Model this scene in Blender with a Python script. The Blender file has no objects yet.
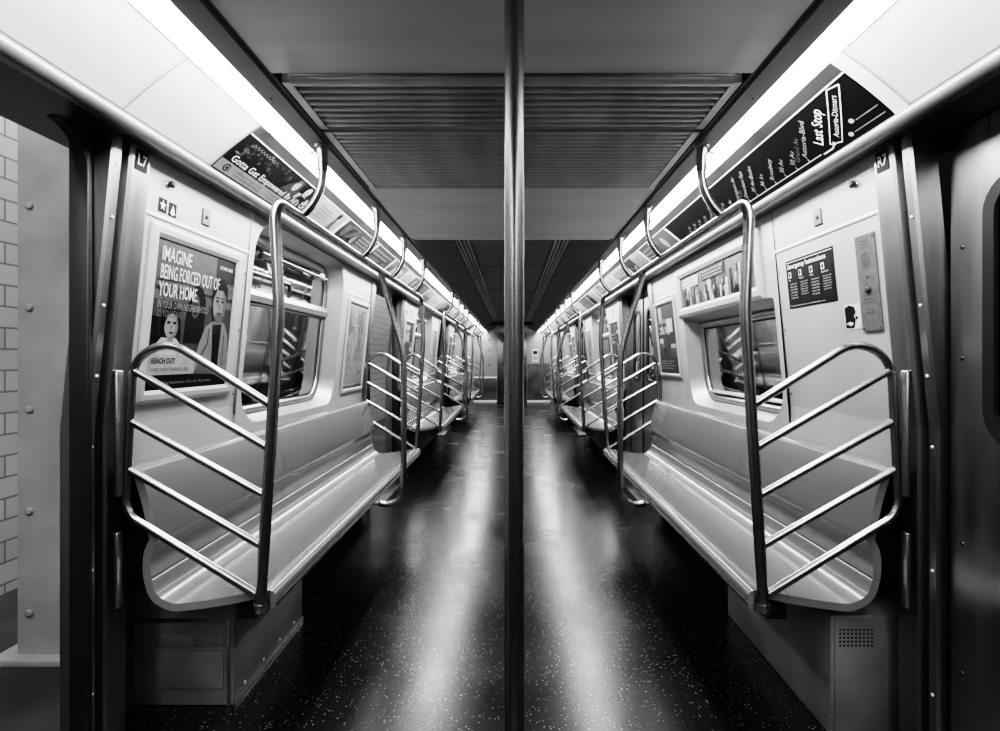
import bpy, bmesh, math, random
from mathutils import Vector, Matrix
random.seed(11)
PI = math.pi
COL = bpy.context.scene.collection
SC = bpy.context.scene

# ------------------------------------------------------------------ layout (metres; x across, y along the car, z up)
HC = 1.20                     # camera height
BAY = 4.12                    # one bench bay + one door
SEAM0, SEAM1 = 1.703, 4.40    # side panel of the first bay
WIN0, WIN1 = 2.372, 3.748
GY0, GY1 = 1.66, 4.366        # the two seat guards of the first bench
BC = (GY0 + GY1) / 2
DOORC = 1.007
YB, YE = -2.3, 15.3
def xw(z):                    # side wall: leans in above the waist
    return 1.19 - 0.0977 * max(0.0, z - 1.0)

# ------------------------------------------------------------------ materials
def lin(g): return max(0.0, g) ** 2.2
def nodes(name):
    m = bpy.data.materials.new(name); m.use_nodes = True
    nt = m.node_tree
    return m, nt, nt.nodes['Principled BSDF']
def setp(b, **k):
    for n, v in k.items(): b.inputs[n.replace('_', ' ')].default_value = v
def grey(g): return (g, g, g, 1)
def mat(name, g, rough=0.4, metal=0.0, coat=0.0, vary=0.0, scale=6.0, stretch=(1, 1, 1), rvary=0.0, bump=0.0, spec=0.5):
    m, nt, b = nodes(name)
    setp(b, Base_Color=grey(g), Roughness=rough, Metallic=metal, Coat_Weight=coat, Coat_Roughness=0.12)
    b.inputs['Specular IOR Level'].default_value = spec
    if vary or rvary or bump:
        tc = nt.nodes.new('ShaderNodeTexCoord'); mp = nt.nodes.new('ShaderNodeMapping')
        mp.inputs['Scale'].default_value = stretch
        nz = nt.nodes.new('ShaderNodeTexNoise'); nz.inputs['Scale'].default_value = scale; nz.inputs['Detail'].default_value = 5
        nt.links.new(tc.outputs['Object'], mp.inputs[0]); nt.links.new(mp.outputs[0], nz.inputs['Vector'])
        if vary:
            r = nt.nodes.new('ShaderNodeMapRange'); r.inputs['From Min'].default_value = 0.25; r.inputs['From Max'].default_value = 0.75
            r.inputs['To Min'].default_value = g * (1 - vary); r.inputs['To Max'].default_value = min(1, g * (1 + vary))
            nt.links.new(nz.outputs['Fac'], r.inputs['Value']); nt.links.new(r.outputs[0], b.inputs['Base Color'])
        if rvary:
            r = nt.nodes.new('ShaderNodeMapRange'); r.inputs['From Min'].default_value = 0.25; r.inputs['From Max'].default_value = 0.75
            r.inputs['To Min'].default_value = max(0.03, rough - rvary); r.inputs['To Max'].default_value = rough + rvary
            nt.links.new(nz.outputs['Fac'], r.inputs['Value']); nt.links.new(r.outputs[0], b.inputs['Roughness'])
        if bump:
            bp = nt.nodes.new('ShaderNodeBump'); bp.inputs['Strength'].default_value = bump; bp.inputs['Distance'].default_value = 0.002
            nt.links.new(nz.outputs['Fac'], bp.inputs['Height']); nt.links.new(bp.outputs[0], b.inputs['Normal'])
    return m
M = {}
M['panel'] = mat('wall_laminate', 0.38, 0.38, vary=0.10, scale=3, rvary=0.06)
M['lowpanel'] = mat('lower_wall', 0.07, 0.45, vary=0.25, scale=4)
M['steel'] = mat('brushed_steel', 0.50, 0.32, 1.0, vary=0.04, scale=2)
M['jamb'] = mat('jamb_steel', 0.30, 0.34, 1.0, vary=0.15, scale=2, stretch=(10, 10, 0.4), rvary=0.05)
M['darksteel'] = mat('dark_steel', 0.16, 0.36, 1.0, vary=0.3, scale=4, rvary=0.1)
M['tube'] = mat('satin_tube', 0.38, 0.27, 1.0, vary=0.05, scale=4)
M['seat'] = mat('seat_plastic', 0.14, 0.27, 0.0, coat=0.5, vary=0.05, scale=1.2, stretch=(1, 0.5, 1))
M['seatedge'] = mat('seat_edge', 0.16, 0.4, vary=0.08)
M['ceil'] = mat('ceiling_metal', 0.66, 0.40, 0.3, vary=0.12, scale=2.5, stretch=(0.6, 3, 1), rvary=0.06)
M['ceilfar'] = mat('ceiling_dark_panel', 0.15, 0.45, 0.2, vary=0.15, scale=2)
M['slat'] = mat('vent_slats', 0.6, 0.33, 0.6, vary=0.25, scale=4, stretch=(2, 0.4, 1))
M['strip'] = mat('soffit_strip', 0.22, 0.4, 0.3, vary=0.12)
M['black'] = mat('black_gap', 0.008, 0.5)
M['rubber'] = mat('black_rubber', 0.012, 0.42, vary=0.2)
M['door'] = mat('door_steel', 0.26, 0.34, 1.0, vary=0.15, scale=3, stretch=(8, 8, 0.6), rvary=0.1)
M['lip'] = mat('cove_lip', 0.26, 0.33, 0.5, vary=0.15, scale=7, rvary=0.06)
M['cove'] = mat('cove_white', 0.50, 0.42, vary=0.05)
M['band'] = mat('cove_band', 0.13, 0.30, 0.8, vary=0.3, scale=3, stretch=(4, 1, 4))
M['bar'] = mat('bright_bar', 0.75, 0.35, 0.2)
M['frame'] = mat('window_frame', 0.42, 0.34, 0.5, vary=0.08)
M['screw'] = mat('screw_head', 0.10, 0.4, 1.0)
M['endwall'] = mat('end_wall_steel', 0.30, 0.38, 0.6, vary=0.2, scale=3)
M['whitestrip'] = mat('reflection_and_ledge_white', 0.85, 0.35)  # white for the end ledge and the painted floor reflections
M['boxm'] = mat('heater_box', 0.24, 0.42, 0.4, vary=0.25, scale=5, rvary=0.08)
M['column'] = mat('column_paint', 0.30, 0.5, vary=0.2, scale=5, bump=0.3)
M['tunnel'] = mat('tunnel_wall', 0.05, 0.8, vary=0.5, scale=2)

def floor_mat():
    m, nt, b = nodes('speckled_floor'); N, L = nt.nodes, nt.links
    tc = N.new('ShaderNodeTexCoord')
    vo = N.new('ShaderNodeTexVoronoi'); vo.inputs['Scale'].default_value = 95
    L.new(tc.outputs['Object'], vo.inputs['Vector'])
    sp = N.new('ShaderNodeMath'); sp.operation = 'LESS_THAN'; sp.inputs[1].default_value = 0.26
    L.new(vo.outputs['Distance'], sp.inputs[0])
    rn = N.new('ShaderNodeSeparateColor'); L.new(vo.outputs['Color'], rn.inputs[0])
    pick = N.new('ShaderNodeMath'); pick.operation = 'GREATER_THAN'; pick.inputs[1].default_value = 0.62
    L.new(rn.outputs[0], pick.inputs[0])
    mu = N.new('ShaderNodeMath'); mu.operation = 'MULTIPLY'; L.new(sp.outputs[0], mu.inputs[0]); L.new(pick.outputs[0], mu.inputs[1])
    mu2 = N.new('ShaderNodeMath'); mu2.operation = 'MULTIPLY'; L.new(mu.outputs[0], mu2.inputs[0]); L.new(rn.outputs[1], mu2.inputs[1])
    r = N.new('ShaderNodeMapRange'); r.inputs['To Min'].default_value = 0.007; r.inputs['To Max'].default_value = 0.22
    L.new(mu2.outputs[0], r.inputs['Value']); L.new(r.outputs[0], b.inputs['Base Color'])
    nz = N.new('ShaderNodeTexNoise'); nz.inputs['Scale'].default_value = 2.2; nz.inputs['Detail'].default_value = 8
    L.new(tc.outputs['Object'], nz.inputs['Vector'])
    r2 = N.new('ShaderNodeMapRange'); r2.inputs['From Min'].default_value = 0.1; r2.inputs['From Max'].default_value = 0.9
    r2.inputs['To Min'].default_value = 0.16; r2.inputs['To Max'].default_value = 0.34
    L.new(nz.outputs['Fac'], r2.inputs['Value']); L.new(r2.outputs[0], b.inputs['Roughness'])
    n2 = N.new('ShaderNodeTexNoise'); n2.inputs['Scale'].default_value = 60; n2.inputs['Detail'].default_value = 4
    L.new(tc.outputs['Object'], n2.inputs['Vector'])
    bp = N.new('ShaderNodeBump'); bp.inputs['Strength'].default_value = 0.06; bp.inputs['Distance'].default_value = 0.002
    L.new(n2.outputs['Fac'], bp.inputs['Height']); L.new(bp.outputs[0], b.inputs['Normal'])
    b.inputs['Specular IOR Level'].default_value = 0.6
    return m
M['floor'] = floor_mat()

def print_mat(name, rough, coat, dim):
    m, nt, b = nodes(name)
    at = nt.nodes.new('ShaderNodeAttribute'); at.attribute_name = 'Col'
    nz = nt.nodes.new('ShaderNodeTexNoise'); nz.inputs['Scale'].default_value = 45; nz.inputs['Detail'].default_value = 4
    tc = nt.nodes.new('ShaderNodeTexCoord'); nt.links.new(tc.outputs['Object'], nz.inputs['Vector'])
    r = nt.nodes.new('ShaderNodeMapRange'); r.inputs['From Min'].default_value = 0.3; r.inputs['From Max'].default_value = 0.7
    r.inputs['To Min'].default_value = 0.82 * dim; r.inputs['To Max'].default_value = 1.12 * dim
    nt.links.new(nz.outputs['Fac'], r.inputs['Value'])
    mx = nt.nodes.new('ShaderNodeMix'); mx.data_type = 'RGBA'; mx.blend_type = 'MULTIPLY'; mx.inputs[0].default_value = 1
    nt.links.new(at.outputs['Color'], mx.inputs[6]); nt.links.new(r.outputs[0], mx.inputs[7])
    nt.links.new(mx.outputs[2], b.inputs['Base Color'])
    setp(b, Roughness=rough, Coat_Weight=coat, Coat_Roughness=0.08); b.inputs['Specular IOR Level'].default_value = 0.2
    return m
M['print'] = print_mat('printed_card', 0.55, 0.0, 0.85)
M['glossprint'] = print_mat('printed_sheet_behind_plastic', 0.5, 0.1, 0.62)
M['covecard'] = print_mat('printed_cove_card', 0.55, 0.0, 0.50)

def glass_mat():
    m = bpy.data.materials.new('window_glass'); m.use_nodes = True
    nt = m.node_tree; nt.nodes.clear()
    out = nt.nodes.new('ShaderNodeOutputMaterial'); mix = nt.nodes.new('ShaderNodeMixShader')
    t = nt.nodes.new('ShaderNodeBsdfTransparent'); t.inputs[0].default_value = grey(0.55)
    g = nt.nodes.new('ShaderNodeBsdfGlossy'); g.inputs['Roughness'].default_value = 0.04; g.inputs[0].default_value = grey(0.6)
    fr = nt.nodes.new('ShaderNodeFresnel'); fr.inputs[0].default_value = 1.5
    nt.links.new(fr.outputs[0], mix.inputs[0]); nt.links.new(t.outputs[0], mix.inputs[1]); nt.links.new(g.outputs[0], mix.inputs[2])
    nt.links.new(mix.outputs[0], out.inputs[0])
    return m
M['glass'] = glass_mat()

def light_mat():
    m = bpy.data.materials.new('lamp_diffuser'); m.use_nodes = True
    nt = m.node_tree; nt.nodes.clear()
    out = nt.nodes.new('ShaderNodeOutputMaterial'); e = nt.nodes.new('ShaderNodeEmission')
    e.inputs[0].default_value = (1, 1, 1, 1); e.inputs[1].default_value = LAMP
    nt.links.new(e.outputs[0], out.inputs[0])
    return m
LAMP = 22.0
M['lamp'] = light_mat()

def tile_mat():
    m, nt, b = nodes('station_tiles')
    tc = nt.nodes.new('ShaderNodeTexCoord'); sp = nt.nodes.new('ShaderNodeSeparateXYZ'); cb = nt.nodes.new('ShaderNodeCombineXYZ')
    nt.links.new(tc.outputs['Object'], sp.inputs[0]); nt.links.new(sp.outputs[1], cb.inputs[0]); nt.links.new(sp.outputs[2], cb.inputs[1])
    br = nt.nodes.new('ShaderNodeTexBrick'); br.inputs['Scale'].default_value = 2.2; br.inputs['Mortar Size'].default_value = 0.012
    br.inputs['Color1'].default_value = grey(0.55); br.inputs['Color2'].default_value = grey(0.48); br.inputs['Mortar'].default_value = grey(0.22)
    nt.links.new(cb.outputs[0], br.inputs['Vector']); nt.links.new(br.outputs['Color'], b.inputs['Base Color'])
    setp(b, Roughness=0.35)
    return m
M['tiles'] = tile_mat()

# ------------------------------------------------------------------ mesh building
class MB:
    def __init__(s): s.v = []; s.f = []; s.sm = []; s.g = []; s.mi = []
    def add(s, vs, fs, smooth=False, g=None, mi=0):
        o = len(s.v); s.v += [tuple(p) for p in vs]
        for f in fs: s.f.append(tuple(i + o for i in f)); s.sm.append(smooth); s.g.append(g); s.mi.append(mi)
        return s
    def box(s, a, b, bev=0.0, mi=0):
        x0, x1 = sorted((a[0], b[0])); y0, y1 = sorted((a[1], b[1])); z0, z1 = sorted((a[2], b[2]))
        if bev <= 0:
            vs = [(x, y, z) for x in (x0, x1) for y in (y0, y1) for z in (z0, z1)]
            return s.add(vs, [(0, 1, 3, 2), (4, 6, 7, 5), (0, 4, 5, 1), (2, 3, 7, 6), (0, 2, 6, 4), (1, 5, 7, 3)], mi=mi)
        bm = bmesh.new(); bmesh.ops.create_cube(bm, size=1)
        for v in bm.verts: v.co = Vector(((x0 + x1) / 2 + v.co.x * (x1 - x0), (y0 + y1) / 2 + v.co.y * (y1 - y0), (z0 + z1) / 2 + v.co.z * (z1 - z0)))
        bmesh.ops.bevel(bm, geom=bm.edges[:], offset=bev, segments=2, profile=0.5, affect='EDGES')
        bm.verts.index_update()
        s.add([v.co for v in bm.verts], [[v.index for v in f.verts] for f in bm.faces], True, mi=mi); bm.free(); return s
    def rings(s, loops, closed=True, cap=False, smooth=True, mi=0):
        n = len(loops[0]); vs = [p for l in loops for p in l]; fs = []
        for k in range(len(loops) - 1):
            for i in range(n if closed else n - 1):
                j = (i + 1) % n
                fs.append((k * n + i, k * n + j, (k + 1) * n + j, (k + 1) * n + i))
        s.add(vs, fs, smooth, mi=mi)
        if cap:
            s.add(loops[0], [tuple(range(n - 1, -1, -1))], False, mi=mi); s.add(loops[-1], [tuple(range(n))], False, mi=mi)
        return s
    def tube(s, pts, r, seg=14, cap=True, mi=0):
        pts = [Vector(p) for p in pts]; loops = []
        t0 = (pts[1] - pts[0]).normalized()
        u = t0.cross(Vector((0, 0, 1)))
        if u.length < 0.1: u = t0.cross(Vector((0, 1, 0)))
        u.normalize()
        for i, p in enumerate(pts):
            a = pts[max(0, i - 1)]; b = pts[min(len(pts) - 1, i + 1)]
            t = (b - a).normalized(); u = (u - t * u.dot(t)).normalized(); w = t.cross(u)
            rr = r[i] if isinstance(r, (list, tuple)) else r
            loops.append([p + (u * math.cos(2 * PI * k / seg) + w * math.sin(2 * PI * k / seg)) * rr for k in range(seg)])
        return s.rings(loops, True, cap, True, mi)
    def disc(s, c, n, r, h, seg=12, mi=0):
        c = Vector(c); n = Vector(n).normalized()
        return s.tube([c, c + n * h * 0.7, c + n * h], [r, r, r * 0.6], seg, True, mi)
    def build(s, name, m, parent=None):
        me = bpy.data.meshes.new(name); me.from_pydata(s.v, [], s.f); me.update()
        me.polygons.foreach_set('use_smooth', s.sm)
        for mm in (m if isinstance(m, list) else [m]): me.materials.append(mm)
        me.polygons.foreach_set('material_index', s.mi)
        if any(g is not None for g in s.g):
            at = me.color_attributes.new('Col', 'FLOAT_COLOR', 'CORNER')
            for p in me.polygons:
                g = lin(s.g[p.index] or 0.0)
                for li in p.loop_indices: at.data[li].color = (g, g, g, 1)
        bm = bmesh.new(); bm.from_mesh(me); bmesh.ops.recalc_face_normals(bm, faces=bm.faces); bm.to_mesh(me); bm.free()
        o = bpy.data.objects.new(name, me); COL.objects.link(o)
        if parent is not None: o.parent = parent
        return o
def tag(o, label=None, cat=None, group=None, kind=None):
    for k, v in (('label', label), ('category', cat), ('group', group), ('kind', kind)):
        if v: o[k] = v
    return o
def empty(name, loc=(0, 0, 0)):
    o = bpy.data.objects.new(name, None); o.empty_display_size = 0.1; COL.objects.link(o); o.location = loc; return o
def copy_tree(o, parent=None):
    c = o.copy(); COL.objects.link(c)
    if parent is not None:
        c.parent = parent; c.matrix_parent_inverse = o.matrix_parent_inverse.copy()
    for ch in list(o.children): copy_tree(ch, c)
    return c
def fillet(pts, rads, n=8):
    """polyline with rounded inner corners"""
    pts = [Vector(p) for p in pts]; out = [pts[0]]
    for i in range(1, len(pts) - 1):
        p, a, b = pts[i], pts[i - 1], pts[i + 1]
        r = rads[i - 1] if isinstance(rads, (list, tuple)) else rads
        d1 = (a - p).normalized(); d2 = (b - p).normalized(); ang = d1.angle(d2)
        t = min(r / math.tan(ang / 2), 0.49 * (a - p).length if i > 1 else 0.95 * (a - p).length, 0.49 * (b - p).length if i < len(pts) - 2 else 0.95 * (b - p).length)
        r = t * math.tan(ang / 2)
        c = p + (d1 + d2).normalized() * (r / math.sin(ang / 2))
        s0 = p + d1 * t - c; s1 = p + d2 * t - c; th = s0.angle(s1)
        for k in range(n + 1):
            f = k / n
            out.append(c + (s0 * math.sin((1 - f) * th) + s1 * math.sin(f * th)) / math.sin(th))
    out.append(pts[-1]); return out
def rrect(y0, y1, z0, z1, r, n=7):
    """closed loop of a rounded rectangle; r = radii at (y1,z1),(y0,z1),(y0,z0),(y1,z0)"""
    if not isinstance(r, (list, tuple)): r = (r,) * 4
    out = []
    for (cy, cz, a0, q) in ((y1 - r[0], z1 - r[0], 0, r[0]), (y0 + r[1], z1 - r[1], PI / 2, r[1]), (y0 + r[2], z0 + r[2], PI, r[2]), (y1 - r[3], z0 + r[3], 1.5 * PI, r[3])):
        for k in range(n + 1):
            a = a0 + PI / 2 * k / n
            out.append((cy + q * math.cos(a), cz + q * math.sin(a)))
    return out
def wloop(loop, s, d):         # (y,z) loop -> on the side wall, d metres deeper than its surface (negative: into the car)
    return [(s * (xw(z) + d), y, z) for y, z in loop]

# ------------------------------------------------------------------ flat printed things
_TX = {}
def text_polys(body, size, bold=0.0):
    key = (body, round(size, 5), bold)
    if key not in _TX:
        cu = bpy.data.curves.new('t', 'FONT'); cu.body = body; cu.size = size; cu.resolution_u = 2; cu.offset = bold * size
        ob = bpy.data.objects.new('t', cu); COL.objects.link(ob)
        dg = bpy.context.evaluated_depsgraph_get(); dg.update()
        me = ob.evaluated_get(dg).to_mesh()
        P = [[(me.vertices[i].co.x, me.vertices[i].co.y) for i in p.vertices] for p in me.polygons]
        ob.evaluated_get(dg).to_mesh_clear(); bpy.data.objects.remove(ob); bpy.data.curves.remove(cu)
        _TX[key] = P
    return _TX[key]
class Card:
    def __init__(s, w, h, g): s.w, s.h = w, h; s.p = []; s.poly([(0, 0), (w, 0), (w, h), (0, h)], g, 0)
    def poly(s, pts, g, layer=1): s.p.append((pts, g, layer)); return s
    def rect(s, x0, y0, x1, y1, g, layer=1): return s.poly([(x0, y0), (x1, y0), (x1, y1), (x0, y1)], g, layer)
    def ell(s, cx, cy, rx, ry, g, layer=1, n=20, rot=0):
        c, q = math.cos(rot), math.sin(rot)
        return s.poly([(cx + rx * math.cos(a) * c - ry * math.sin(a) * q, cy + rx * math.cos(a) * q + ry * math.sin(a) * c) for a in [2 * PI * k / n for k in range(n)]], g, layer)
    def line(s, pts, w, g, layer=1):
        for a, b in zip(pts, pts[1:]):
            dx, dy = b[0] - a[0], b[1] - a[1]; l = math.hypot(dx, dy) or 1; nx, ny = -dy / l * w / 2, dx / l * w / 2
            s.poly([(a[0] + nx, a[1] + ny), (a[0] - nx, a[1] - ny), (b[0] - nx, b[1] - ny), (b[0] + nx, b[1] + ny)], g, layer)
        return s
    def text(s, body, x, y, size, g, layer=2, rot=0.0, bold=0.0, width=None, sx=1.0):
        P = text_polys(body, size, bold)
        if not P: return s
        if width:
            xs = [p[0] for q in P for p in q]; sx = width / max(1e-6, max(xs) - min(xs))
        c, q = math.cos(rot), math.sin(rot)
        for t in P: s.p.append(([(x + px * sx * c - py * q, y + px * sx * q + py * c) for px, py in t], g, layer))
        return s
    def build(s, name, fn, m, parent=None, cuts=0, thick=0.004, step=0.0006):
        """fn(u, v, h) -> world point; h = height above the surface"""
        mb = MB()
        for pts, g, layer in s.p:
            h = thick + layer * step
            if cuts and len(pts) > 2:
                bm = bmesh.new(); bm.faces.new([bm.verts.new((x, y, 0)) for x, y in pts])
                ys = [p[1] for p in pts]
                for k in range(1, cuts):
                    v = s.h * k / cuts
                    if min(ys) < v < max(ys):
                        bmesh.ops.bisect_plane(bm, geom=bm.verts[:] + bm.edges[:] + bm.faces[:], plane_co=(0, v, 0), plane_no=(0, 1, 0))
                bm.verts.index_update()
                mb.add([fn(v.co.x, v.co.y, h) for v in bm.verts], [[v.index for v in f.verts] for f in bm.faces], g=g); bm.free()
            else:
                mb.add([fn(x, y, h) for x, y in pts], [list(range(len(pts)))], g=g)
        # the card's own edges
        n = max(1, cuts); E = [(s.w * 0, s.h * k / n) for k in range(n + 1)] + [(s.w, s.h * k / n) for k in range(n, -1, -1)]
        mb.rings([[fn(u, v, 0.0005) for u, v in E], [fn(u, v, thick) for u, v in E]], smooth=False)
        for k in range(len(mb.g)):
            if mb.g[k] is None: mb.g[k] = s.p[0][1]
        return mb.build(name, m, parent)
def on_wall(s, y0, y1, z0):   # u runs the reading way on either side
    def fn(u, v, h):
        z = z0 + v; y = y0 + u if s < 0 else y1 - u
        return (s * (xw(z) - h), y, z)
    return fn

# cove: from the lip up to the lamp, slightly hollow
CV = [(1.022, 1.852), (0.968, 1.903), (0.909, 1.949), (0.847, 1.990)]
def _cv(t):
    a, b, c, d = CV; q = 1 - t
    return tuple(q**3 * a[i] + 3 * q * q * t * b[i] + 3 * q * t * t * c[i] + t**3 * d[i] for i in (0, 1))
CVL = 0.224
def cove_pt(s, y, t, h=0.0):
    x, z = _cv(t); x2, z2 = _cv(t + 0.01); dx, dz = x2 - x, z2 - z; l = math.hypot(dx, dz)
    nx, nz = -(-dz) / l, dx / l       # towards the aisle and down
    nx, nz = dz / l, -dx / l
    if nz > 0: nx, nz = -nx, -nz
    return (s * (x + nx * h), y, z + nz * h)
def on_cove(s, y0, y1):
    def fn(u, v, h): return cove_pt(s, y0 + u if s < 0 else y1 - u, v / CVL, h)
    return fn

# ------------------------------------------------------------------ the setting
fl = MB().box((-1.32, YB, -0.04), (1.32, YE, 0.0)).build('floor', M['floor']); tag(fl, kind='structure')
def extrude_y(prof, y0, y1, name, m, parent=None, closed=False, smooth=False, cap=False):
    return MB().rings([[(x, y0, z) for x, z in prof], [(x, y1, z) for x, z in prof]], closed, cap, smooth).build(name, m, parent)
ce = MB()
ce.box((-0.62, YB, 1.935), (0.62, 1.43, 1.96)); ce.box((-0.62, 2.40, 1.935), (0.62, 3.41, 1.96))
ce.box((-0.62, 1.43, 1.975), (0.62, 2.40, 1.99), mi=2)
ce.box((-0.62, 3.40, 1.9355), (0.62, 3.41, 2.11))
VA = [(-0.62, 1.937), (-0.42, 2.05), (-0.42, 2.075), (-0.29, 2.075), (-0.29, 2.065), (0.29, 2.065), (0.29, 2.075), (0.42, 2.075), (0.42, 2.05), (0.62, 1.937)]
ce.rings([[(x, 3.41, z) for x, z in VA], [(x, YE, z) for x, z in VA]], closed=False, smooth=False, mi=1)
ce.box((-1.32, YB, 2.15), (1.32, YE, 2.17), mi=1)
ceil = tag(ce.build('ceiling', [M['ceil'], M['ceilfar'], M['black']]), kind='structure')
sm = MB()
for y in (5.2, 7.0, 9.1, 11.2):
    sm.box((-0.29, y, 2.0635), (0.29, y + 0.012, 2.066))
sm.box((-0.05, 4.6, 2.062), (-0.035, 9.2, 2.066))
sm.build('panel_joint', M['black'], ceil)
for s in (-1, 1):
    g = MB()
    for x in (0.315, 0.345, 0.375, 0.402): g.box((s * x, 3.42, 2.052), (s * (x + 0.010), YE - 0.1, 2.073))
    g.build('air_slot', M['slat'], ceil)
ms = MB().box((-0.60, 3.404, 1.930), (0.60, 3.414, 1.936)).build('panel_edge', M['bar'], ceil)
tag(MB().box((-0.60, 12.9, 1.985), (0.60, 13.1, 2.06)).build('trim_1', M['black']), kind='structure')

# soffit strip between ceiling and lamps, lip and upper cove backing, both sides
for s, nm in ((-1, 'left'), (1, 'right')):
    t = extrude_y([(s * 0.620, 1.99), (s * 0.620, 1.936), (s * 0.632, 1.936), (s * 0.632, 1.924), (s * 0.688, 1.9205), (s * 0.688, 1.935)], YB, YE, 'trim_2' if s < 0 else 'trim_3', M['strip']); tag(t, kind='structure')
    MB().box((s * 0.6195, YB, 1.9385), (s * 0.6315, YE, 1.941)).build('black_joint', M['black'], t)
    scr = MB()
    for k in range(24): scr.disc((s * 0.668, 0.3 + k * 0.62, 1.9213), (0, 0, -1), 0.004, 0.002, 8)
    scr.build('screw', M['screw'], t)
    # cove shell + lip
    sh = [_cv(k / 10) for k in range(11)]
    c = MB(); c.rings([[(s * x, YB, z) for x, z in sh], [(s * x, YE, z) for x, z in sh]], closed=False)
    cov = tag(c.build('trim_4' if s < 0 else 'trim_5', M['cove']), kind='structure')
    lp = [(1.024, 1.853), (1.016, 1.846), (1.014, 1.836), (1.020, 1.824), (1.033, 1.817), (1.048, 1.817), (1.060, 1.824), (1.106, 1.830), (1.106, 1.86)]
    c = MB().rings([[(s * x, YB, z) for x, z in lp], [(s * x, YE, z) for x, z in lp]], closed=False)
    c.build('lip', M['lip'], cov)
    gr = MB()
    gr.rings([[cove_pt(s, YB, t_, 0.002) for t_ in (0.0, 0.02)], [cove_pt(s, YE, t_, 0.002) for t_ in (0.0, 0.02)]], closed=False)
    gr.rings([[cove_pt(s, YB, t_, 0.0015) for t_ in (0.985, 1.0)], [cove_pt(s, YE, t_, 0.0015) for t_ in (0.985, 1.0)]], closed=False)
    gr.build('edge_joint', M['strip'], cov)  # thin grey joints along the cove's lip and lamp edges
    bd = MB().rings([[cove_pt(s, 1.875 if s < 0 else 1.475, 0.80 + k * 0.05, 0.003) for k in range(5)], [cove_pt(s, YE, 0.80 + k * 0.05, 0.003) for k in range(5)]], closed=False)
    bd.build('metal_band', M['band'], cov)
    ln = MB().rings([[cove_pt(s, 1.875 if s < 0 else 1.475, t_, 0.006) for t_ in (0.79, 0.815)], [cove_pt(s, YE, t_, 0.006) for t_ in (0.79, 0.815)]], closed=False)
    ln.build('bright_edge', M['bar'], cov)
    # joints in the blank covers above the door
    jt = MB()
    for y in ((1.45, 1.872) if s < 0 else (1.425,)):
        wd = 0.004 if s < 0 else 0.05
        jt.rings([[cove_pt(s, y, t_ / 8, 0.004) for t_ in range(9)], [cove_pt(s, y + wd, t_ / 8, 0.004) for t_ in range(9)]], closed=False)
    jt.build('cover_joint', M['strip'] if s < 0 else M['bar'], cov)

# side walls with window holes
def side_wall(s, nm):
    mb = MB()
    zs = [0.0, 0.45, 0.86, 1.0, 1.25, 1.5, 1.86]
    def sheet(y0, y1, z0, z1, mi=0):
        zz = [z for z in zs if z0 < z < z1]; zz = [z0] + zz + [z1]
        mb.rings([[(s * xw(z), y0, z) for z in zz], [(s * xw(z), y1, z) for z in zz]], closed=False, smooth=False, mi=mi)
    def deep(y0, y1):
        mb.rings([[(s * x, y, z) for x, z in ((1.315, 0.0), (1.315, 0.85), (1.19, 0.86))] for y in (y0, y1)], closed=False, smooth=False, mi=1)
    for b in range(3):
        o = b * BAY
        sheet(SEAM0 + o, WIN0 + o, 0.86, 1.86); sheet(WIN1 + o, SEAM1 + o, 0.86, 1.86)
        deep(SEAM0 + o, SEAM1 + o); sheet(WIN0 + o, WIN1 + o, 0.86, 0.885); sheet(WIN0 + o, WIN1 + o, 1.845, 1.86)
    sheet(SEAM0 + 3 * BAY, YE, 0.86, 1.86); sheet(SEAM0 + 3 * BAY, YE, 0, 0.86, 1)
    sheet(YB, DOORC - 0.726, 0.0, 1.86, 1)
    w = tag(mb.build('wall_' + nm, [M['panel'], M['lowpanel']]), kind='structure')
    mo = MB(); dk = MB(); sc = MB()
    for b in range(3):
        o = b * BAY
        for (a, c) in ((SEAM0, WIN0), (WIN1, SEAM1)):
            for zz, q in ((1.655, mo), (1.6485, dk)):
                hh = 0.004 if q is mo else 0.0025
                q.box((s * (xw(zz) - 0.003), a + o + 0.003, zz - hh), (s * (xw(zz) + 0.002), c + o - 0.003, zz + hh))
        for y in (WIN0 - 0.004, WIN1 + 0.004):
            dk.rings([[(s * (xw(z) - 0.001), y + o - 0.0018, z) for z in (0.88, 1.0, 1.4, 1.83)], [(s * (xw(z) - 0.001), y + o + 0.0018, z) for z in (0.88, 1.0, 1.4, 1.83)]], closed=False)
        for y in (WIN0 - 0.018, WIN1 + 0.018):
            for z in (1.05, 1.32, 1.56): sc.disc((s * xw(z), y + o, z), (-s, 0, 0), 0.0045, 0.002, 10)
    mo.build('panel_moulding', M['bar'], w); dk.build('panel_joint', M['strip'], w); sc.build('screw', M['screw'], w)
    return w
side_wall(-1, 'left'); side_wall(1, 'right')

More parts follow.
